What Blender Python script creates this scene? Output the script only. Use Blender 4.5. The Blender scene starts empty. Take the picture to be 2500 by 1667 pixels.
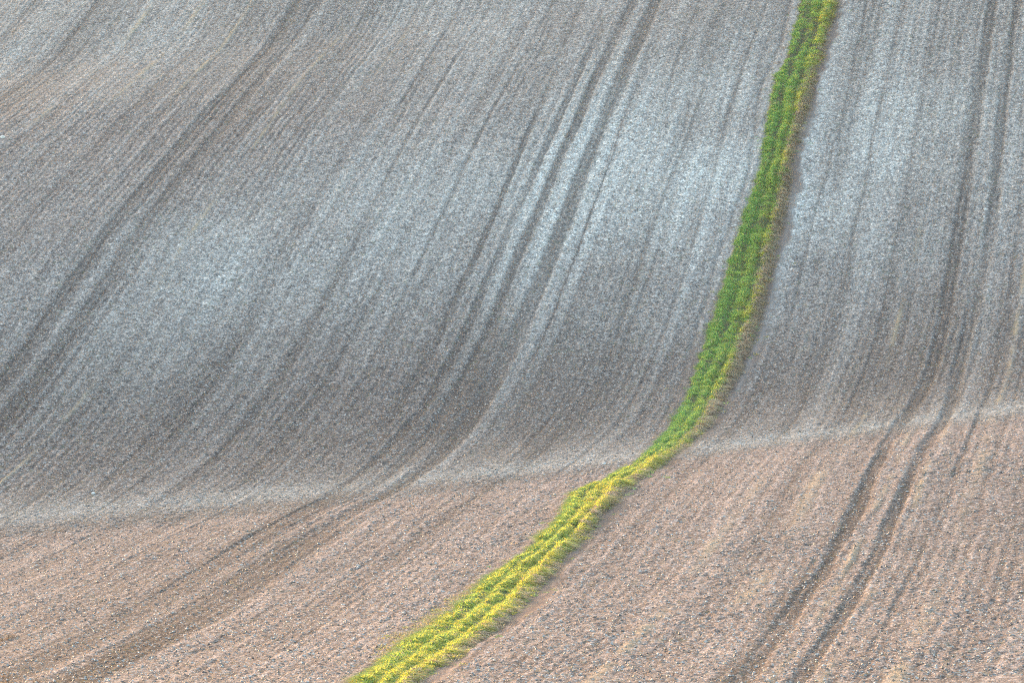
import bpy, math
import numpy as np

# ---------------------------------------------------------------- camera, sky, sun, exposure
scene = bpy.context.scene
C = scene.collection
CAM_Z = 50.0
PITCH = math.radians(11.0)
HALF = math.radians(8.0)
cam_d = bpy.data.cameras.new('camera')
cam_d.sensor_width = 36.0
cam_d.lens = 18.0 / math.tan(HALF)
cam_d.clip_start = 0.5
cam_d.clip_end = 20000.0
cam = bpy.data.objects.new('camera', cam_d)
cam.location = (0.0, 0.0, CAM_Z)
cam.rotation_euler = (math.pi / 2 - PITCH, 0.0, 0.0)
C.objects.link(cam)
scene.camera = cam

SUN_AZ = math.radians(30.0)          # to the left of the view direction, beyond the far slope
SUN_EL = math.radians(4.0)
world = bpy.data.worlds.new('World')
scene.world = world
world.use_nodes = True
wn = world.node_tree
bg = wn.nodes['Background']
sky = wn.nodes.new('ShaderNodeTexSky')
sky.sky_type = 'NISHITA'
sky.sun_disc = False
sky.sun_elevation = SUN_EL
sky.sun_rotation = -SUN_AZ
sky.air_density = 1.0
sky.dust_density = 1.5
wn.links.new(sky.outputs['Color'], bg.inputs['Color'])
bg.inputs['Strength'].default_value = 0.15
sun_d = bpy.data.lights.new('sun', 'SUN')
sun_d.energy = 0.48
sun_d.angle = math.radians(0.5)
sun_d.color = (1.0, 0.69, 0.57)
sun = bpy.data.objects.new('sun', sun_d)
sd = np.array([-math.sin(SUN_AZ) * math.cos(SUN_EL), math.cos(SUN_AZ) * math.cos(SUN_EL), math.sin(SUN_EL)])
from mathutils import Vector
sun.rotation_euler = Vector((-sd[0], -sd[1], -sd[2])).to_track_quat('-Z', 'Y').to_euler()
sun.location = (-60, 120, 90)
C.objects.link(sun)
scene.view_settings.view_transform = 'Standard'
scene.view_settings.look = 'None'
scene.view_settings.gamma = 1.0
scene.view_settings.exposure = 3.28
scene.cycles.max_bounces = 8
scene.cycles.volume_bounces = 2
scene.cycles.filter_width = 1.15
scene.cycles.use_denoising = False

rng = np.random.default_rng(7)

# ---------------------------------------------------------------- numeric helpers
_L = np.random.default_rng(3).random((512, 512)).astype(np.float32)
def vnoise(x, y, seed=0):
    """smooth value noise in [-1, 1]"""
    x = np.asarray(x, np.float32) + 31.7 * seed + 5000.0
    y = np.asarray(y, np.float32) + 17.3 * seed + 5000.0
    ix = np.floor(x).astype(np.int32); iy = np.floor(y).astype(np.int32)
    fx = x - ix; fy = y - iy
    fx = fx * fx * (3 - 2 * fx); fy = fy * fy * (3 - 2 * fy)
    a = _L[iy & 511, ix & 511]; b = _L[iy & 511, (ix + 1) & 511]
    c = _L[(iy + 1) & 511, ix & 511]; d = _L[(iy + 1) & 511, (ix + 1) & 511]
    return 2 * ((a * (1 - fx) + b * fx) * (1 - fy) + (c * (1 - fx) + d * fx) * fy) - 1
def sst(a, b, x):
    t = np.clip((x - a) / (b - a), 0, 1)
    return t * t * (3 - 2 * t)
def gauss(x, s):
    return np.exp(-0.5 * (x / s) ** 2)

# ---------------------------------------------------------------- terrain
# the drill lines and wheel tracks of the field are parallel in plan: u = X - 0.18 Y is constant along each
B = 0.18
UST = np.array([-100, -69, -39.3, -26.3, -13, 12.0])
Z_TAB = np.array([[-37.8, -38.66, -39.51, -40.36, -41.21, -42.06, -42.91, -43.74, -44.56, -45.35, -46.09, -46.76, -47.35, -47.82, -48.17, -48.37, -48.42, -48.28, -47.97, -47.47, -46.8, -45.97, -45.0, -43.94, -42.82, -41.69, -40.61, -39.61, -38.71, -37.93, -37.24, -36.66, -36.16, -35.73, -35.35, -35.02, -34.72, -34.44, -34.16, -33.88, -33.59], [-35.67, -36.42, -37.17, -37.91, -38.65, -39.38, -40.11, -40.83, -41.54, -42.24, -42.92, -43.56, -44.15, -44.7, -45.18, -45.61, -45.95, -46.18, -46.26, -46.15, -45.83, -45.28, -44.5, -43.52, -42.38, -41.15, -39.9, -38.7, -37.6, -36.61, -35.67, -34.78, -33.94, -33.13, -32.36, -31.62, -30.91, -30.21, -29.49, -28.76, -28.04], [-33.58, -34.28, -34.97, -35.66, -36.33, -36.98, -37.61, -38.23, -38.85, -39.44, -40.01, -40.53, -41.02, -41.5, -42.0, -42.56, -43.15, -43.72, -44.19, -44.5, -44.59, -44.41, -43.94, -43.19, -42.2, -40.99, -39.65, -38.28, -36.98, -35.72, -34.44, -33.16, -31.89, -30.63, -29.4, -28.22, -27.09, -25.98, -24.88, -23.78, -22.67], [-32.66, -33.34, -34.02, -34.7, -35.39, -36.07, -36.72, -37.33, -37.9, -38.41, -38.86, -39.26, -39.62, -39.99, -40.42, -40.97, -41.58, -42.19, -42.74, -43.16, -43.4, -43.4, -43.13, -42.59, -41.75, -40.68, -39.42, -38.04, -36.59, -35.11, -33.61, -32.15, -30.76, -29.43, -28.11, -26.78, -25.46, -24.16, -22.89, -21.63, -20.38], [-31.77, -32.42, -33.07, -33.73, -34.41, -35.09, -35.74, -36.34, -36.87, -37.3, -37.63, -37.88, -38.1, -38.37, -38.75, -39.24, -39.78, -40.3, -40.77, -41.11, -41.31, -41.29, -41.03, -40.53, -39.77, -38.76, -37.53, -36.19, -34.78, -33.41, -32.03, -30.64, -29.22, -27.78, -26.37, -25.0, -23.63, -22.25, -20.88, -19.5, -18.13], [-30.23, -30.85, -31.46, -32.07, -32.66, -33.23, -33.75, -34.21, -34.61, -34.93, -35.19, -35.4, -35.59, -35.81, -36.07, -36.37, -36.68, -36.95, -37.17, -37.29, -37.31, -37.17, -36.88, -36.41, -35.76, -34.92, -33.93, -32.81, -31.6, -30.34, -29.02, -27.65, -26.22, -24.74, -23.24, -21.73, -20.2, -18.66, -17.11, -15.55, -13.99]])
Y_TAB0, Y_STEP = 100.0, 5.0
COEF = np.array([np.polyfit(UST / 50.0, Z_TAB[:, j], 3) for j in range(Z_TAB.shape[1])])
def crm(Y):
    t = np.clip((Y - Y_TAB0) / Y_STEP, 0, COEF.shape[0] - 1.0001)
    i = np.floor(t).astype(int); f = (t - i)[..., None]
    n = COEF.shape[0]
    p0 = COEF[np.clip(i - 1, 0, n - 1)]; p1 = COEF[i]; p2 = COEF[np.clip(i + 1, 0, n - 1)]; p3 = COEF[np.clip(i + 2, 0, n - 1)]
    return 0.5 * (2 * p1 + (p2 - p0) * f + (2 * p0 - 5 * p1 + 4 * p2 - p3) * f ** 2 + (3 * p1 - p0 - 3 * p2 + p3) * f ** 3)
def slope_z(u, Y):
    uc = np.clip(u, -105, 25)
    k = crm(Y); v = uc / 50.0
    z = ((k[..., 0] * v + k[..., 1]) * v + k[..., 2]) * v + k[..., 3]
    dz = (3 * k[..., 0] * v + 2 * k[..., 1]) * v + k[..., 2]
    z = z - .004 * np.clip(-86 - u, 0, 60) ** 2            # unseen hillside left of the frame, lowered to let the sun in
    return z + np.clip(dz, -1, 8) / 50.0 * np.clip(u - uc, -60, 60)
EDGE_Y = 183.0                        # where the evening sun reaches into the valley
CREST_Y = 312.0                       # brow of the far hill, just outside the frame
def crest_z(X):
    Xe = X + (CREST_Y - EDGE_Y) * math.tan(SUN_AZ)
    Xe = np.clip(Xe, -70, 110)
    ze = slope_z(Xe - B * EDGE_Y, np.full_like(Xe, EDGE_Y))
    return ze + (CREST_Y - EDGE_Y) * math.tan(SUN_EL) / math.cos(SUN_AZ)
def base_z(X, Y):
    X = np.asarray(X, float); Y = np.asarray(Y, float)
    X, Y = np.broadcast_arrays(X, Y)
    Ym = np.clip(Y, 100, 299)
    Xn = np.clip(X, -400, 400) * np.clip(Y / 100, 0, 1)      # the near hill is an even round shoulder
    Xm = np.where(Y < 100, Xn, X)
    z = slope_z(Xm - B * Ym, Ym)
    # the near hill climbs back towards the viewpoint
    d = np.clip(100 - Y, 0, 100)
    z = z + 0.135 * d + 0.00164 * d ** 2 - 0.02 * np.clip(-Y, 0, 600)
    # the far slope rounds over into its brow, then level country beyond
    zc = crest_z(X)
    w = sst(278, CREST_Y, Y)
    z = z * (1 - w) + zc * w
    far = zc - 0.0012 * np.clip(Y - CREST_Y, 0, 170) ** 2
    far = np.where(Y > CREST_Y + 170, zc - 34.7 - 0.01 * np.clip(Y - CREST_Y - 170, 0, 2000), far)
    z = np.where(Y > CREST_Y, far, z)
    return z + CAM_Z
CXP, CYP = 1250.0, 833.5
FPX = 1250.0 / math.tan(HALF)
def ground_at(px, py):
    """first hit of a photograph pixel (2500 px wide) with the base terrain"""
    px = np.asarray(px, float); py = np.asarray(py, float)
    r = (px - CXP) / FPX; v = (py - CYP) / FPX
    dx, dy, dz = r, math.cos(PITCH) - v * math.sin(PITCH), -math.sin(PITCH) - v * math.cos(PITCH)
    ts = np.arange(105, 330, 0.25)
    X = dx[..., None] * ts; Y = dy[..., None] * ts; Zr = CAM_Z + dz[..., None] * ts
    below = Zr < base_z(X, Y)
    i = np.argmax(below, -1); i = np.where(below.any(-1), i, len(ts) - 1)
    t = ts[i] - 0.12
    return dx * t, dy * t

# ---------------------------------------------------------------- grass strip outline (traced on the photograph, laid on the terrain)
LEFT_PX = [(0,1957),(50,1945),(100,1934),(150,1914),(190,1895),(220,1884),(250,1879),(300,1876),(350,1870),(400,1860),(450,1845),
 (500,1826),(550,1811),(600,1791),(650,1777),(700,1765),(750,1750),(800,1736),(850,1719),(900,1701),(950,1684),(1000,1662),(1050,1628),
 (1100,1586),(1134,1541),(1155,1505),(1172,1470),(1185,1432),(1198,1397),(1210,1392),(1236,1383),(1270,1362),(1304,1330),(1338,1299),(1388,1220),(1430,1172),
 (1466,1134),(1537,1034),(1608,944),(1667,872)]
RIGHT_PX = [(0,2040),(60,2024),(100,2014),(200,1985),(300,1956),(390,1929),(450,1922),(500,1916),(600,1892),(700,1868),(804,1842),(911,1797),
 (981,1756),(1035,1726),(1088,1668),(1110,1640),(1134,1606),(1168,1552),(1195,1521),(1236,1482),(1270,1449),(1304,1424),(1338,1387),(1388,1345),(1466,1278),
 (1537,1204),(1608,1102),(1667,1006)]
def trace(P):
    P = np.array(P, float)
    X, Y = ground_at(P[:, 1], P[:, 0])
    o = np.argsort(Y); X, Y = X[o], Y[o]
    Yr = np.arange(Y[0], Y[-1], .4); Xr = np.interp(Yr, Y, X); kn = gauss(np.arange(-8, 9) * .4, .9); kn /= kn.sum()
    X, Y = np.convolve(np.pad(Xr - .18 * Yr, 8, 'edge'), kn, 'valid') + .18 * Yr, Yr
    # carry on in a straight line beyond both ends of what the photo shows
    X = np.r_[X[0] - 0.18 * 40, X, X[-1] + 0.18 * 200]; Y = np.r_[Y[0] - 40, Y, Y[-1] + 200]
    return X, Y
# the outline seen on the left is the tips of the grass; the ground there lies a little lower
LXs, LYs = trace([(y + 9, x) for y, x in LEFT_PX]); RXs, RYs = trace(RIGHT_PX)
def strip_edges(Y):
    return np.interp(Y, LYs, LXs), np.interp(Y, RYs, RXs)

# ---------------------------------------------------------------- ground relief and soil masks (all in world metres)
# u position, width, depth, strength, first Y, last Y
TRACKS = [(-69.0, .8, .05, .6, 90, 320), (-67.0, .9, .03, .45, 90, 320), (-86.8, .5, .02, .35, 90, 320), (-85.0, .5, .02, .35, 90, 320),
          (-44.2, .42, .04, .75, 206, 262), (-42.5, .55, .05, .6, 150, 272), (-41.0, .75, .06, .68, 160, 320), (-39.15, 1.05, .06, .72, 160, 320), (-37.75, .16, .03, .7, 215, 262),
          (-40.0, 2.4, .02, .5, 196, 222), (-36.9, .9, .03, .4, 176, 222), (-39.0, 2.6, .05, 1.0, 90, 168), (-42.1, 2.0, .03, .75, 90, 184),
          (-13.05, .85, .06, .70, 172, 320), (-11.15, .72, .06, .64, 172, 320), (-13.05, .75, .06, .95, 90, 178), (-11.15, .6, .06, .9, 90, 178), (-13.6, 1.3, .02, .7, 100, 142),
          (-19.5, .25, .02, .5, 180, 300), (-16.8, .2, .02, .35, 190, 300), (-22.4, .25, .02, .4, 200, 300), (-9.3, .25, .02, .45, 90, 300), (-6.5, .3, .02, .4, 180, 300),
          (-52.5, .35, .02, .45, 110, 300), (-60.0, .3, .02, .4, 110, 300), (-47.5, .3, .02, .4, 110, 300), (-30.2, .3, .02, .45, 150, 300),
          (-33.0, .3, .02, .45, 110, 260), (-55.0, .3, .02, .4, 110, 300), (-64.5, .4, .02, .4, 170, 300), (-75.0, .35, .01, .25, 200, 300), (-79.0, .3, .01, .2, 200, 300)]
TAN_LINES = [(-15.5, .10, 180, 250), (-15.4, .26, 100, 184), (-8.2, .11, 180, 260), (-8.1, .24, 100, 184), (-18.4, .2, 110, 178), (-12.2, .12, 100, 180), (-10.4, .12, 100, 180), (-63.5, .10, 150, 300), (-72.6, .14, 255, 300), (-77.0, .14, 250, 300), (-81.5, .16, 262, 300), (-58.0, .14, 268, 300)]  # straw rows on the right; the rest are pale tan streaks
def relief(X, Y):
    u = X - B * Y
    xl, xr = strip_edges(Y)
    wid = np.maximum(xr - xl, .5)
    s = (X - xl) / wid                                   # 0..1 across the grass strip
    uw = u + .16 * vnoise(u * .25, Y / 7, 5) + .07 * vnoise(u * .7, Y / 1.6, 6)
    # --- drill rows and old implement passes
    lines = (.5 * vnoise(uw * 1.1, Y / 60, 11) + .6 * vnoise(uw * 2.6, Y / 40, 12) + .4 * vnoise(uw * .38, Y / 90, 13))
    fine = .6 * vnoise(uw * 5.2, Y / 18, 14) + .7 * vnoise(uw * 3.6, Y / 30, 15)
    # --- the drill rows themselves, about half a metre apart, broken here and there
    ph = 2 * np.pi * (uw + .05 * vnoise(uw * .9, Y / 9, 16)) / .52
    rows = np.sin(ph) * np.clip(.7 + .4 * vnoise(uw / 1.9, Y / 9, 17) + .35 * vnoise(uw / .5, Y / 2.2, 18), 0, 1.2) * (.7 + .3 * vnoise(X / 12, Y / 15, 19))
    # --- clods
    clod = (.5 * vnoise(X / .62, Y / .62, 21) + .8 * vnoise(X / .3, Y / .36, 22) + .85 * vnoise(X / .16, Y / .2, 23))
    lump = np.clip(vnoise(X / .34, Y / .4, 24) - .25, 0, 1) * 1.3
    crumb = vnoise(X / .085, Y / .11, 25)
    rough = .8 + .5 * vnoise(X / 5, Y / 8, 28) + .25 * vnoise(X / 1.7, Y / 2.6, 29)
    h = rough * (.028 * clod + (.036 + .012 * sst(180, 200, Y)) * lump) + .014 * crumb + .02 * lines + .012 * fine + (.007 + .011 * sst(184, 200, Y)) * rows
    # --- broad unevenness
    h = h + .10 * vnoise(X / 9, Y / 13, 26) + .04 * vnoise(X / 3.1, Y / 4.2, 27)
    bare = np.zeros_like(u); rut = np.zeros_like(u)
    for (u0, w, dep, stg, y0, y1) in TRACKS:
        c = u0 + .28 * vnoise(np.full_like(Y, u0), Y / 24, 31) + .10 * vnoise(np.full_like(Y, u0), Y / 5, 32)
        w2 = w * (1 + .22 * vnoise(np.full_like(Y, u0 * 3), Y / 6, 33))
        d = np.abs(u + .06 * vnoise(X / .3, Y / .45, 34) - c)
        m = (1 - sst(w2 * .30, w2 * .66, d)) * (1 - .22 * np.clip(rows, -.3, 1))
        along = sst(y0 - 6, y0 + 6, Y) * (1 - sst(y1 - 6, y1 + 6, Y)) * np.clip(.88 + .3 * vnoise(np.full_like(Y, u0), Y / 11, 35), 0, 1)
        bare = np.maximum(bare, m * along * stg)
        rut += -dep * m * along + .35 * dep * gauss(d - w2 * .75, w2 * .14) * along
    h = h * (1 - .35 * bare) + rut
    # tread bars pressed into the wheel tracks
    h += .012 * bare * np.sin(Y * 2 * np.pi / .42 + 3 * u)
    # --- margins of the strip
    dl = -(X - xl); dr = X - xr
    n1 = .25 * vnoise(X * 0 + 4, Y / 3.3, 41) + .15 * vnoise(X / .5, Y / .8, 42)
    pr = sst(-.25, .05, dr) * (1 - sst(.35, .95, dr + 1.6 * n1)) * np.clip(.8 + .4 * vnoise(X * 0 + 9, Y / 5, 45), 0, 1)
    pl = sst(-.2, .0, dl) * (1 - sst(.55, .95, dl + n1))
    ditch = gauss(dl - .95 - .4 * n1, .14) * sst(190, 215, Y)
    path = np.maximum(np.clip(1.15 * pr, 0, 1), .2 * pl)
    sky_sheen = gauss(dr - .6 - .4 * n1, .12) * (.4 * sst(200, 208, Y) * (1 - sst(226, 240, Y)))  # sky sheen on compacted soil, painted as a pale strip
    h = h * (1 - .7 * path) - .06 * pr - .05 * ditch
    # --- bank under the grass: three soft ridges with grooves between
    ins = sst(-.06, .06, s) * (1 - sst(.94, 1.06, s))
    gw = .045 * vnoise(s * 0, Y / 2.1, 46) + .07 * vnoise(s * 0, Y / 7.5, 47)
    prof = .04 + .13 * gauss(s - .12, .09) + .19 * gauss(s + gw - .46, .085) * (.8 + .7 * vnoise(X * 0, Y / 1.9, 48)) + .17 * gauss(s + gw - .80, .09) * (.8 + .7 * vnoise(X * 0, Y / 2.3, 49))
    h = h * (1 - ins) + ins * (prof * (1 + .35 * vnoise(s * 2, Y / 1.7, 43)) + .04 * vnoise(X / .4, Y / .5, 44))
    bare = np.maximum(bare, ditch * .45)
    # --- pale chalky ground with painted sun edge; dark ground, moist plus painted shade
    st = np.clip(.62 + .5 * lines + .28 * fine, 0, 1.4)
    big = .5 + .5 * vnoise(X / 14, Y / 20, 51); big2 = .5 + .5 * vnoise(X / 5.5, Y / 8, 52)
    chalk_sun = gauss(Y - 244, 15) * (gauss(u + 35, 10) * .95 + gauss(u + 24, 8) * .55 + gauss(u + 8, 9) * .75)
    chalk_sun += gauss(Y - 236, 11) * gauss(u + 57, 11) * .5 + gauss(Y - 226, 9) * gauss(u + 62, 7) * .35
    chalk_sun += .15 * gauss(Y - 190, 5) + .38 * sst(255, 280, Y)
    chalk_sun = chalk_sun * (.45 + .55 * big2) * (.55 + .5 * st) + (.12 * big * st + .15 * np.clip(lines, 0, 1)) * sst(183, 192, Y) + .42 * gauss(Y - 186.5, 2.3) * (.8 + .3 * big2)  # wash ends at the sun edge; floor band partly painted grazing sun
    chalk_sun += .5 * gauss(u + 40.1 - .2 * vnoise(X * 0, Y / 14, 53), .38) * gauss(Y - 242, 16) + .45 * gauss(u + 41.9, .33) * gauss(Y - 238, 16)
    damp_shade = 1.15 * gauss(Y - 209, 13) * (.45 + .55 * big) * (.75 + .25 * gauss(u + 45, 25)) + .35 * np.clip(-lines, 0, 1) + .25 * gauss(Y - 268, 7) * big  # dark slope foot: moist soil plus shade painted into the colour
    for yc, st_ in ((148.7, .55), (147.5, .4), (151.5, .25)):
        bare = np.maximum(bare, st_ * gauss(Y - yc - .03 * (X - 14) - .25 * vnoise(X / 2.2, Y * 0 + yc, 64), .16) * sst(-15, -12, u) * np.clip(.7 + .6 * vnoise(X / 1.5, Y * 0, 65), 0, 1))
    tan_streak = np.zeros_like(u)
    for (u0, w, y0, y1) in TAN_LINES:
        c = u0 + .22 * vnoise(np.full_like(Y, u0), Y / 17, 61)
        g = np.clip(vnoise(np.full_like(Y, u0), Y / 6.5, 62) + .45, 0, 1) * np.clip(vnoise(np.full_like(Y, u0), Y / 1.3, 63) + .9, 0, 1)
        tan_streak = np.maximum(tan_streak, gauss(u - c, w) * g * sst(y0 - 5, y0 + 5, Y) * (1 - sst(y1 - 5, y1 + 5, Y)))
    h += .05 * tan_streak
    return h, dict(bare=bare * (1 - ins), chalk_sun=np.clip(chalk_sun, 0, 1.2) * (1 - ins), damp_shade=np.clip(damp_shade, 0, 1) * (1 - ins),
                   path=path * (1 - ins), sky_sheen=sky_sheen * (1 - ins), verge=ins, tan_streak=tan_streak * (1 - ins), streak=np.clip(.5 + .28 * lines + .2 * fine + .46 * rows, 0, 1))

# ---------------------------------------------------------------- one ground sheet, fine where the photo looks, coarse out to the horizon
Yd = np.arange(112, 300, .125)
Yg = np.r_[-6000, -3000, -1500, -800, -400, -200, -120, -60, -30, np.arange(-15, 112, 3.0), Yd, np.arange(300.5, 330, 1.0), np.arange(334, 520, 8.0), 600, 800, 1200, 2000, 3500, 6000, 9000]
Sd = np.linspace(-1, 1, 1020)
Sg = np.r_[-150, -60, -25, -12, -6, -4, -3, -2.4, -2, -1.8, -1.6, -1.45, -1.3, -1.2, -1.12, -1.05, Sd, 1.05, 1.12, 1.2, 1.3, 1.45, 1.6, 1.8, 2, 2.4, 3, 4, 6, 12, 25, 60, 150]
Wd = 4.0 + .152 * np.clip(Yg, 90, 320)
GX = (Sg[None, :] * Wd[:, None]).astype(np.float64); GY = np.repeat(Yg[:, None], len(Sg), 1)
GZ = base_z(GX, GY)
i0 = int(np.searchsorted(Yg, 112)); i1 = i0 + len(Yd) + 25; j0 = 16 - 3; j1 = 16 + len(Sd) + 3
hh, masks = relief(GX[i0:i1, j0:j1], GY[i0:i1, j0:j1])
fade = sst(112, 114, GY[i0:i1, j0:j1]) * (1 - sst(300, 306, GY[i0:i1, j0:j1]))
GZ[i0:i1, j0:j1] += hh * fade
nr, nc = GX.shape
def mesh_np(name, co, polys, smooth=False):
    """mesh from arrays; polys: list of (n, k) index arrays"""
    me = bpy.data.meshes.new(name)
    me.vertices.add(len(co)); me.vertices.foreach_set('co', np.ascontiguousarray(co, np.float32).ravel())
    lv = np.concatenate([p.ravel() for p in polys]).astype(np.int32)
    sizes = np.concatenate([np.full(len(p), p.shape[1], np.int32) for p in polys])
    me.loops.add(len(lv)); me.loops.foreach_set('vertex_index', lv)
    me.polygons.add(len(sizes)); me.polygons.foreach_set('loop_start', np.r_[0, np.cumsum(sizes)[:-1]].astype(np.int32))
    me.polygons.foreach_set('use_smooth', np.full(len(sizes), smooth))
    me.update(calc_edges=True)
    return me
def link(name, me, mat, parent=None, **props):
    o = bpy.data.objects.new(name, me); me.materials.append(mat); C.objects.link(o)
    if parent is not None: o.parent = parent
    for k, v in props.items(): o[k] = v
    return o
def attr(me, name, v):
    a = me.attributes.new(name, 'FLOAT', 'POINT'); a.data.foreach_set('value', np.ascontiguousarray(v, np.float32).ravel())
def attr_col(me, name, rgb):
    a = me.attributes.new(name, 'FLOAT_COLOR', 'POINT')
    a.data.foreach_set('color', np.ascontiguousarray(np.c_[rgb, np.ones(len(rgb))], np.float32).ravel())

# ---------------------------------------------------------------- materials
class NT:
    def __init__(self, name):
        self.m = bpy.data.materials.new(name); self.m.use_nodes = True
        self.t = self.m.node_tree; self.b = self.t.nodes['Principled BSDF']; self.out = self.t.nodes['Material Output']
    def n(self, typ, **kw):
        x = self.t.nodes.new(typ)
        for k, v in kw.items(): setattr(x, k, v)
        return x
    def l(self, a, b): self.t.links.new(a, b)
    def at(self, name): return self.n('ShaderNodeAttribute', attribute_name=name).outputs
    def put(self, s, v):
        if hasattr(v, 'is_output'): self.l(v, s)
        else: s.default_value = v
    def math(self, op, a, b=0.0, clamp=False):
        x = self.n('ShaderNodeMath', operation=op, use_clamp=clamp); self.put(x.inputs[0], a); self.put(x.inputs[1], b); return x.outputs[0]
    def mix(self, f, a, b, mode='MIX'):
        x = self.n('ShaderNodeMix', data_type='RGBA', blend_type=mode)
        self.put(x.inputs[0], f)
        for s, v in ((x.inputs[6], a), (x.inputs[7], b)):
            self.put(s, v if hasattr(v, 'is_output') else (*v, 1.0) if len(v) == 3 else v)
        return x.outputs[2]
    def ramp(self, f, stops, interp='LINEAR'):
        x = self.n('ShaderNodeValToRGB'); x.color_ramp.interpolation = interp
        e = x.color_ramp.elements
        while len(e) < len(stops): e.new(.5)
        for q, (p, c) in zip(e, stops): q.position = p; q.color = (*c, 1) if len(c) == 3 else c
        self.l(f, x.inputs[0]); return x.outputs[0]

def soil_material():
    k = NT('soil')
    co = k.n('ShaderNodeTexCoord').outputs['Object']
    def noise(sc, det=2, rough=.6, off=0):
        mp = k.n('ShaderNodeMapping'); mp.inputs['Location'].default_value = (off, off * 1.7, 0); k.l(co, mp.inputs[0])
        x = k.n('ShaderNodeTexNoise', noise_dimensions='3D'); k.l(mp.outputs[0], x.inputs['Vector'])
        x.inputs['Scale'].default_value = sc; x.inputs['Detail'].default_value = det; x.inputs['Roughness'].default_value = rough
        return x.outputs
    def vor(sc, off):
        mp = k.n('ShaderNodeMapping'); mp.inputs['Location'].default_value = (off, off, 0); mp.inputs['Scale'].default_value = (1, .8, .3); k.l(co, mp.inputs[0])
        x = k.n('ShaderNodeTexVoronoi', feature='F1'); k.l(mp.outputs[0], x.inputs['Vector']); x.inputs['Scale'].default_value = sc
        return x.outputs
    bare, chalk_sun, damp_shade, path = (k.at(q)['Fac'] for q in ('bare', 'chalk_sun', 'damp_shade', 'path'))
    verge, tan_fac, streak, sheen = (k.at(q)['Fac'] for q in ('verge', 'tan_streak', 'streak', 'sky_sheen'))
    tone = noise(.35, 4, .6, 3)['Fac']; tone2 = noise(2.2, 4, .65, 9)['Fac']
    # earth of several tones, lighter where dry
    base = k.mix(k.ramp(tone, [(.3, (0, 0, 0)), (.7, (1, 1, 1))]), (.168, .134, .122), (.228, .187, .172))
    base = k.mix(k.ramp(tone2, [(.3, (0, 0, 0)), (.72, (1, 1, 1))]), base, k.mix(.5, base, (.25, .192, .174)))
    base = k.mix(k.math('MULTIPLY', damp_shade, .75, True), base, (.098, .083, .079))
    base = k.mix(1.0, base, k.ramp(streak, [(0, (.69, .685, .685)), (.5, (1, 1, 1)), (1, (1.31, 1.31, 1.31))]), 'MULTIPLY')
    base = k.mix(k.math('MULTIPLY', chalk_sun, .85, True), base, (.44, .425, .405))
    base = k.mix(k.math('MULTIPLY', bare, .95, True), base, (.068, .054, .049))
    # crumbs, flints and clods: every cell of the surface its own tone
    v1 = vor(15.0, 0); v2 = vor(5.2, 4)
    sep = k.n('ShaderNodeSeparateColor'); k.l(v1['Color'], sep.inputs[0])
    sep2 = k.n('ShaderNodeSeparateColor'); k.l(v2['Color'], sep2.inputs[0])
    grain = k.ramp(sep.outputs[0], [(0, (.42, .42, .43)), (.3, (.80, .79, .79)), (.72, (1.12, 1.11, 1.10)), (.92, (1.55, 1.53, 1.50)), (1, (2.1, 2.1, 2.1))])
    grain2 = k.ramp(sep2.outputs[0], [(0, (.68, .68, .69)), (.5, (1, 1, 1)), (1, (1.34, 1.33, 1.31))])
    calm = k.math('MAXIMUM', k.math('MULTIPLY', bare, .25), k.math('MULTIPLY', path, .4), True)
    g = k.mix(1.0, base, grain, 'MULTIPLY'); g = k.mix(1.0, g, grain2, 'MULTIPLY')
    base = k.mix(calm, g, base)
    hue = k.ramp(sep.outputs[1], [(0, (1.0, 1.0, 1.0)), (.72, (1, 1, 1)), (.84, (1.14, .98, .82)), (.93, (1.05, .98, .93)), (1, (.9, 1.0, 1.08))])
    base = k.mix(.8, base, k.mix(1.0, base, hue, 'MULTIPLY'))
    fl = k.ramp(sep.outputs[2], [(.945, (0, 0, 0)), (.955, (1, 1, 1))])
    base = k.mix(k.math('MULTIPLY', fl, k.math('SUBTRACT', .75, k.math('MULTIPLY', calm, .6)), True), base, (.50, .475, .455))
    weed = k.ramp(sep2.outputs[1], [(.93, (0, 0, 0)), (.95, (1, 1, 1))])
    base = k.mix(k.math('MULTIPLY', weed, .18), base, (.12, .16, .06))
    base = k.mix(k.math('MULTIPLY', path, .88, True), base, k.mix(tone2, (.14, .098, .082), (.235, .168, .138)))
    base = k.mix(k.math('MULTIPLY', sheen, .8, True), base, (.34, .32, .31))
    base = k.mix(k.math('MULTIPLY', tan_fac, .6, True), base, (.42, .32, .21))
    base = k.mix(k.math('MULTIPLY', verge, .9, True), base, k.mix(tone2, (.045, .06, .02), (.09, .08, .04)))
    k.l(base, k.b.inputs['Base Color'])
    k.b.inputs['Roughness'].default_value = .92
    k.b.inputs['Specular IOR Level'].default_value = .12
    bp = k.n('ShaderNodeBump'); bp.inputs['Distance'].default_value = .05
    k.put(bp.inputs['Strength'], k.math('SUBTRACT', .9, k.math('MULTIPLY', calm, .6)))
    hmix = k.math('ADD', noise(11, 3, .7, 5)['Fac'], k.math('MULTIPLY', v1['Distance'], -.35))
    k.l(hmix, bp.inputs['Height']); k.l(bp.outputs[0], k.b.inputs['Normal'])
    return k.m

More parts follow.
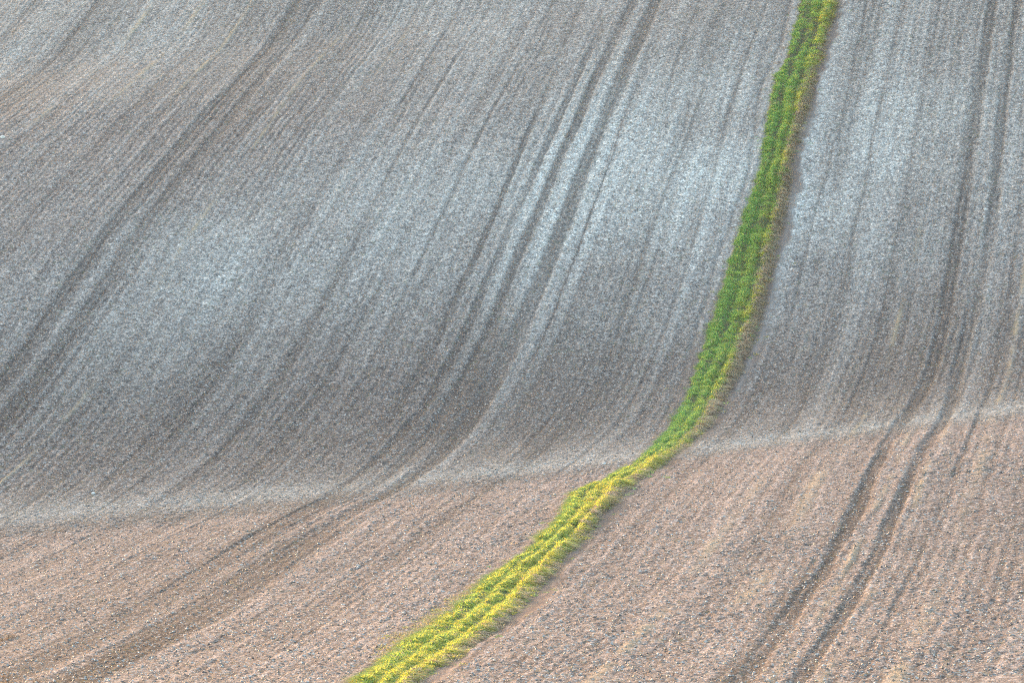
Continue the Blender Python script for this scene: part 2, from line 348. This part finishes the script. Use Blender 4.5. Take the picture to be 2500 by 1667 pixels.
def blade_material(name, trans, glow):
    k = NT(name)
    c = k.at('tint')['Color']
    k.l(c, k.b.inputs['Base Color']); k.b.inputs['Roughness'].default_value = .6; k.b.inputs['Specular IOR Level'].default_value = .12
    tr = k.n('ShaderNodeBsdfTranslucent'); k.l(k.mix(1.0, c, glow, 'MULTIPLY'), tr.inputs['Color'])
    mx = k.n('ShaderNodeMixShader'); mx.inputs[0].default_value = trans
    k.l(k.b.outputs[0], mx.inputs[1]); k.l(tr.outputs[0], mx.inputs[2]); k.l(mx.outputs[0], k.out.inputs['Surface'])
    return k.m
def stone_material():
    k = NT('flint')
    k.l(k.at('tint')['Color'], k.b.inputs['Base Color']); k.b.inputs['Roughness'].default_value = .6
    return k.m
def stalk_material():
    k = NT('dead_stalk')
    co = k.n('ShaderNodeTexCoord').outputs['Object']
    x = k.n('ShaderNodeTexNoise'); x.inputs['Scale'].default_value = 25; k.l(co, x.inputs['Vector'])
    k.l(k.mix(x.outputs['Fac'], (.035, .025, .018), (.09, .065, .045)), k.b.inputs['Base Color']); k.b.inputs['Roughness'].default_value = .85
    return k.m
M_SOIL = soil_material(); M_GREEN = blade_material('grass_blade', .55, (1.75, 1.4, .65)); M_DRY = blade_material('dry_grass_blade', .35, (1.1, 1.0, .9))
M_STONE = stone_material(); M_STALK = stalk_material()

# ---------------------------------------------------------------- the field
idx = np.arange(nr * nc, dtype=np.int32).reshape(nr, nc)
quads = np.stack([idx[:-1, :-1], idx[:-1, 1:], idx[1:, 1:], idx[1:, :-1]], -1).reshape(-1, 4)
me = mesh_np('field', np.stack([GX, GY, GZ], -1).reshape(-1, 3), [quads], True)
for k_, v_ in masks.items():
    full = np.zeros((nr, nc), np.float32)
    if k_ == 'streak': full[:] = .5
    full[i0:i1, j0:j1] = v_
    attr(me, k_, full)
link('field', me, M_SOIL, kind='structure', label='ploughed chalky field with drill lines and wheel tracks', category='field')
def ground_z(X, Y):
    """height of the finished sheet"""
    X = np.asarray(X, float); Y = np.asarray(Y, float)
    fi = np.clip((Y - Yd[0]) / .125, 0, len(Yd) - 1.001); i = fi.astype(int); fi = fi - i
    w = 4.0 + .152 * np.clip(Y, 90, 320)
    fj = np.clip((X / w + 1) / (Sd[1] - Sd[0]), 0, len(Sd) - 1.001); j = fj.astype(int); fj = fj - j
    a = GZ[i0 + i, 16 + j]; b = GZ[i0 + i, 17 + j]; c = GZ[i0 + i + 1, 16 + j]; d = GZ[i0 + i + 1, 17 + j]
    return (a * (1 - fj) + b * fj) * (1 - fi) + (c * (1 - fj) + d * fj) * fi

# ---------------------------------------------------------------- flints lying on the soil
def stones(n, lo, hi, name):
    Y = rng.uniform(113, 298, n * 2); keep = rng.random(n * 2) < (.35 + .65 * (200 / np.maximum(Y, 113)) ** 1.2) / 1.7; Y = Y[keep][:n]
    X = rng.uniform(-1, 1, len(Y)) * (2 + .148 * Y)
    xl, xr = strip_edges(Y); ok = (X < xl - .9) | (X > xr + 1.0); X, Y = X[ok], Y[ok]
    m = len(X)
    r = lo * (hi / lo) ** (rng.random(m) ** 2.2)
    z = ground_z(X, Y)
    base = np.array([[1, 0, 0], [0, 1, 0], [-1, 0, 0], [0, -1, 0], [0, 0, 1], [0, 0, -1.0]])
    sc = rng.uniform(.55, 1.25, (m, 6, 1)) * base[None]
    sc[:, :, 2] *= .65
    a = rng.uniform(0, 6.28, m); ca, sa = np.cos(a)[:, None], np.sin(a)[:, None]
    P = np.stack([sc[:, :, 0] * ca - sc[:, :, 1] * sa, sc[:, :, 0] * sa + sc[:, :, 1] * ca, sc[:, :, 2]], -1) * r[:, None, None]
    P += np.stack([X, Y, z + r * .25], -1)[:, None]
    f = np.array([[0, 1, 4], [1, 2, 4], [2, 3, 4], [3, 0, 4], [1, 0, 5], [2, 1, 5], [3, 2, 5], [0, 3, 5]])
    me = mesh_np(name, P.reshape(-1, 3), [(np.arange(m)[:, None, None] * 6 + f[None]).reshape(-1, 3)])
    t = rng.random(m)
    pal = np.array([[.44, .42, .40], [.30, .27, .25], [.20, .17, .15], [.40, .29, .20], [.12, .10, .09]])
    pick = np.digitize(t, [.3, .5, .74, .86])
    col = pal[pick] * rng.uniform(.8, 1.2, (m, 1))
    attr_col(me, 'tint', np.repeat(col, 6, 0))
    return me
link('flint_stones', stones(110000, .02, .08, 'flint_stones'), M_STONE, kind='stuff', label='countless small pale and brown flints scattered over the soil', category='stones')

# ---------------------------------------------------------------- grass of the strip
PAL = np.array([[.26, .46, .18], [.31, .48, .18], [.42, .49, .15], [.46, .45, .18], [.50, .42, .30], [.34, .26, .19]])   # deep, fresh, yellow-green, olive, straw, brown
def tufts(X, Y, hgt, lean, col, nb, spread, name, mat, width=.02):
    m = len(X)
    rep = np.repeat(np.arange(m), nb); n = len(rep)
    bx = X[rep] + rng.normal(0, 1, n) * spread[rep]; by = Y[rep] + rng.normal(0, 1, n) * spread[rep]
    bz = ground_z(bx, by) - .02
    h = hgt[rep] * rng.uniform(.55, 1.25, n)
    la = lean[rep] + rng.normal(0, .75, (n, 2)) + np.c_[bx - X[rep], by - Y[rep]] / spread[rep][:, None] * .22
    ang = rng.uniform(0, np.pi, n); wd = width * rng.uniform(.7, 1.5, n)
    side = np.c_[np.cos(ang), np.sin(ang), np.zeros(n)] * wd[:, None]
    p0 = np.c_[bx, by, bz]
    up1 = np.c_[la * .4, np.full(n, .6)] * h[:, None]
    up2 = np.c_[la * 1.35, 1.0 - .36 * np.minimum(np.hypot(la[:, 0], la[:, 1]), 2.0)] * h[:, None]
    P = np.stack([p0 - side, p0 + side, p0 + up1 + side * .75, p0 + up1 - side * .75, p0 + up2], 1)
    k = np.arange(n)[:, None] * 5
    me = mesh_np(name, P.reshape(-1, 3), [k + np.array([[0, 1, 2, 3]]), k + np.array([[3, 2, 4]])], True)
    c = col[rep] * rng.uniform(.82, 1.18, (n, 1)) * np.c_[rng.uniform(.9, 1.12, n), np.ones(n), rng.uniform(.9, 1.1, n)]
    attr_col(me, 'tint', np.repeat(c, 5, 0))
    return me
def strip_points(n):
    Y = rng.uniform(112, 299, n); xl, xr = strip_edges(Y)
    s = rng.uniform(-.02, 1.02, n)
    s += .04 * vnoise(s * 0, Y / 1.4, 71) * (1 - s) + .04 * vnoise(s * 3, Y / .6, 72) + .03 * vnoise(s * 0, Y / 3.5, 70) * (1 - s)
    return xl + s * (xr - xl), Y, s
X, Y, s = strip_points(34000)
lit = 1 - sst(178, 196, Y); top_end = sst(266, 286, Y)
lon = vnoise(s * 3, Y / 4.5, 73); sml = vnoise(X / .5, Y / .6, 74)
gw = .045 * vnoise(s * 0, Y / 2.1, 46) + .07 * vnoise(s * 0, Y / 7.5, 47)
groove = np.maximum(gauss(s + gw - .29, .05), np.maximum(gauss(s + gw - .63, .05), gauss(s - .98, .04))) * np.clip(.6 + .9 * vnoise(s * 0, Y / 1.8, 69), 0, 1)
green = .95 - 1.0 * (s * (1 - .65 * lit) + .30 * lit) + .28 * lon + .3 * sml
band = sst(185, 200, Y) * (1 - sst(252, 266, Y))
dryside = sst(.88, .96, s + .05 * lon) * (.45 - .35 * sst(255, 270, Y)) * (1 - band) + sst(.72, .86, s + .07 * lon + .05 * sml) * .95 * band
kind = np.clip(1.9 - 2.1 * green + .85 * lit + .6 * lit * sml + .3 * lon, 0, 3.0)  # yellower where sunlit: backlight painted into the tuft tints
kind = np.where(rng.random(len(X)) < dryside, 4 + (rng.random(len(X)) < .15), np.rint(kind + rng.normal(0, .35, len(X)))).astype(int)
straw_tint = (rng.random(len(X)) < top_end * (gauss(s - .27, .09) + .8 * gauss(s - .82, .12)))  # straw-coloured tufts towards the upper end of the strip
stray = rng.random(len(X)) < .03 + .10 * np.clip(vnoise(X / .9, Y / 1.6, 68) + .1, 0, 1) * (1 - groove)
kind = np.where(straw_tint, 4, np.where(stray, rng.choice([4, 5, 3], len(X)), np.clip(kind, 0, 5)))
hgt = (.12 + .08 * vnoise(X / .3, Y / .45, 75) + .06 * vnoise(X / .8, Y / 1.3, 79) + .06 * vnoise(X / 2, Y / 3, 76)).clip(.04) * (1 - .75 * groove) * (1 + .25 * (s > .7))
lean = np.c_[(s - .45) * 1.5 + .35 * vnoise(X / 1.1, Y / 1.3, 77), .3 * vnoise(X / 1.1, Y / 1.3, 78) - .15]
open_ = rng.random(len(X)) > .75 * groove
X, Y, s, hgt, lean, kind = X[open_], Y[open_], s[open_], hgt[open_], lean[open_], kind[open_]
dry = kind >= 4
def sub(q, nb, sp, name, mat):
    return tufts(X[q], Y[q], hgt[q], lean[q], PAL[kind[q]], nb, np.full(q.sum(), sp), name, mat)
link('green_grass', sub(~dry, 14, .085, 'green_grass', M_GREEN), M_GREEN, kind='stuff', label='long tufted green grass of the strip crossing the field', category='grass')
# straw: the dry tufts above, a ragged fringe on the right edge, a thin fringe on the left of the near end
n = 5600
Yf = rng.uniform(112, 299, n); Yf = Yf[rng.random(n) < .55 + .6 * vnoise(Yf * 0, Yf / 2.5, 82)]; n = len(Yf); xl, xr = strip_edges(Yf)
Xf = xr + rng.normal(-.16, .12, n) + .16 * vnoise(Yf * 0, Yf / 1.5, 81)
n2 = 700
Yg2 = rng.uniform(126, 150, n2); xl2, _ = strip_edges(Yg2); Xg2 = xl2 - np.abs(rng.normal(0, .45, n2)) * sst(126, 130, Yg2) * (1 - sst(142, 150, Yg2)) - .05
wx, wy = ground_at(np.array([4, 14, 24, 8, 30, 85, 12, 20.]), np.array([1562, 1560, 1556, 1572, 1552, 1662, 1650, 1664.]))
n3 = 420                                               # stray tufts out on the bare margins
Y3 = rng.uniform(113, 298, n3); xl3, xr3 = strip_edges(Y3); dd = rng.exponential(.3, n3) + .03
X3 = np.where(rng.random(n3) < .5, xl3 - dd, xr3 + dd)
XX = np.r_[X[dry], Xf, Xg2, X3, wx]; YY = np.r_[Y[dry], Yf, Yg2, Y3, wy]
HH = np.r_[hgt[dry], rng.uniform(.06, .19, n), rng.uniform(.05, .12, n2), rng.uniform(.05, .14, n3), np.full(8, .22)]
LL = np.r_[lean[dry], np.c_[rng.normal(.7, .5, n), rng.normal(-.2, .5, n)], rng.normal(0, .5, (n2, 2)), rng.normal(0, .5, (n3, 2)), rng.normal(0, .5, (8, 2))]
KK = np.r_[kind[dry], np.where(rng.random(n) < .66, 4, 5), np.where(rng.random(n2) < .5, 3, 4), rng.choice([1, 3, 4, 5], n3), np.full(8, 5)]
link('dry_grass', tufts(XX, YY, HH, LL, PAL[KK], 13, np.full(len(XX), .085), 'dry_grass', M_DRY), M_DRY, kind='stuff', label='straw coloured dead grass fringing the green strip', category='dry grass')

# ---------------------------------------------------------------- single things: pale stones and dead stalks
def stone_mesh(r, seed):
    q = np.random.default_rng(seed)
    import bmesh
    bm = bmesh.new(); bmesh.ops.create_icosphere(bm, subdivisions=2, radius=r)
    for v in bm.verts:
        d = v.co.normalized()
        v.co *= 1 + .28 * float(vnoise(d.x * 1.6 + seed, d.y * 1.6 + d.z, seed)) + .1 * q.normal()
        v.co.z *= .66
    me = bpy.data.meshes.new('flint_stone'); bm.to_mesh(me); bm.free()
    attr_col(me, 'tint', np.tile(np.array([[.62, .61, .59]]), (len(me.vertices), 1)) * q.uniform(.85, 1.1, (len(me.vertices), 1)))
    return me
for i, (px, py, r, lab) in enumerate([
        (6, 339, .17, 'pale flint stone alone at the left edge of the upper field'),
        (2405, 512, .13, 'white flint stone lying in the right-hand wheel track of the steep slope'),
        (1475, 1136, .10, 'small white flint beside the narrow bend of the grass strip'),
        (227, 1208, .12, 'pale stone in the shaded valley floor near the left edge')]):
    x, y = ground_at(px, py)
    o = link('flint_stone', stone_mesh(r, 11 + i), M_STONE, label=lab, category='stone', group='larger pale stones on the soil')
    o.location = (float(x), float(y), float(ground_z(x, y)) + r * .3); o.rotation_euler = (0, 0, i * 1.3)
def stalk_mesh(h, bend, r, twigs, seed):
    q = np.random.default_rng(seed)
    cos, polys, base = [], [], 0
    def tube(pts, r0, r1):
        nonlocal base
        n = len(pts)
        for k_, p in enumerate(pts):
            rr = r0 + (r1 - r0) * k_ / (n - 1)
            for a in range(5):
                cos.append((p[0] + rr * math.cos(a * 1.2566), p[1] + rr * math.sin(a * 1.2566), p[2]))
        for k_ in range(n - 1):
            for a in range(5):
                polys.append((base + k_ * 5 + a, base + k_ * 5 + (a + 1) % 5, base + k_ * 5 + 5 + (a + 1) % 5, base + k_ * 5 + 5 + a))
        base += n * 5
    main = [np.array([bend * (t ** 1.5) * h + .02 * q.normal() * t * h, .05 * q.normal() * t * h, t * h - .03]) for t in np.linspace(0, 1, 7)]
    tube(main, r, r * .45)
    for k_ in range(twigs):
        t = q.uniform(.35, .9); p = main[int(t * 6)]
        d = np.array([q.normal(0, .6), q.normal(0, .6), q.uniform(.5, 1.0)]); d /= np.linalg.norm(d); L = h * q.uniform(.15, .32)
        tube([p, p + d * L * .5, p + d * L + np.array([0, 0, .02])], r * .55, r * .3)
    return mesh_np('dead_stalk', np.array(cos), [np.array(polys)], True)
for i, (px, py, h, bend, r, tw, lab) in enumerate([
        (7, 1664, .72, .12, .011, 3, 'tall thin dark weed stalk at the lower left corner of the field'),
        (19, 1559, .40, .35, .010, 2, 'short leaning weed stalk rising from a dark tuft near the left edge'),
        (84, 1664, .28, .75, .009, 3, 'low slanting dead stalk at the bottom edge, right of the corner stalks'),
        (20, 1664, .50, .10, .008, 2, 'faint slender weed stalk just right of the tallest corner stalk'),
        (1440, 1190, .34, -.7, .013, 1, 'dark twig leaning over the grass strip at its narrow bend')]):
    x, y = ground_at(px, py)
    o = link('dead_stalk', stalk_mesh(h, bend, r, tw, 40 + i), M_STALK, label=lab, category='weed stalk', group='dead weed stalks')
    o.location = (float(x), float(y), float(ground_z(x, y)))

# ---------------------------------------------------------------- evening air over the valley
import bmesh
bm = bmesh.new(); bmesh.ops.create_cube(bm, size=1.0)
zmin, zmax = float(GZ.min()) - 1.0, max(float(GZ.max()), CAM_Z) + 4.0
for v in bm.verts:
    v.co = Vector((v.co.x * 2 * (np.abs(GX).max() + 20), v.co.y * (Yg[-1] - Yg[0] + 40) + (Yg[-1] + Yg[0]) / 2, zmin + (v.co.z + .5) * (zmax - zmin)))
me = bpy.data.meshes.new('haze'); bm.to_mesh(me); bm.free()
hm = bpy.data.materials.new('haze'); hm.use_nodes = True
ht = hm.node_tree; ht.nodes.remove(ht.nodes['Principled BSDF'])
pv = ht.nodes.new('ShaderNodeVolumePrincipled'); pv.inputs['Color'].default_value = (.95, .95, .97, 1); pv.inputs['Density'].default_value = .00009; pv.inputs['Anisotropy'].default_value = .1
ht.links.new(pv.outputs[0], ht.nodes['Material Output'].inputs['Volume'])
link('haze', me, hm, kind='stuff', label='thin evening haze over the whole valley', category='haze')
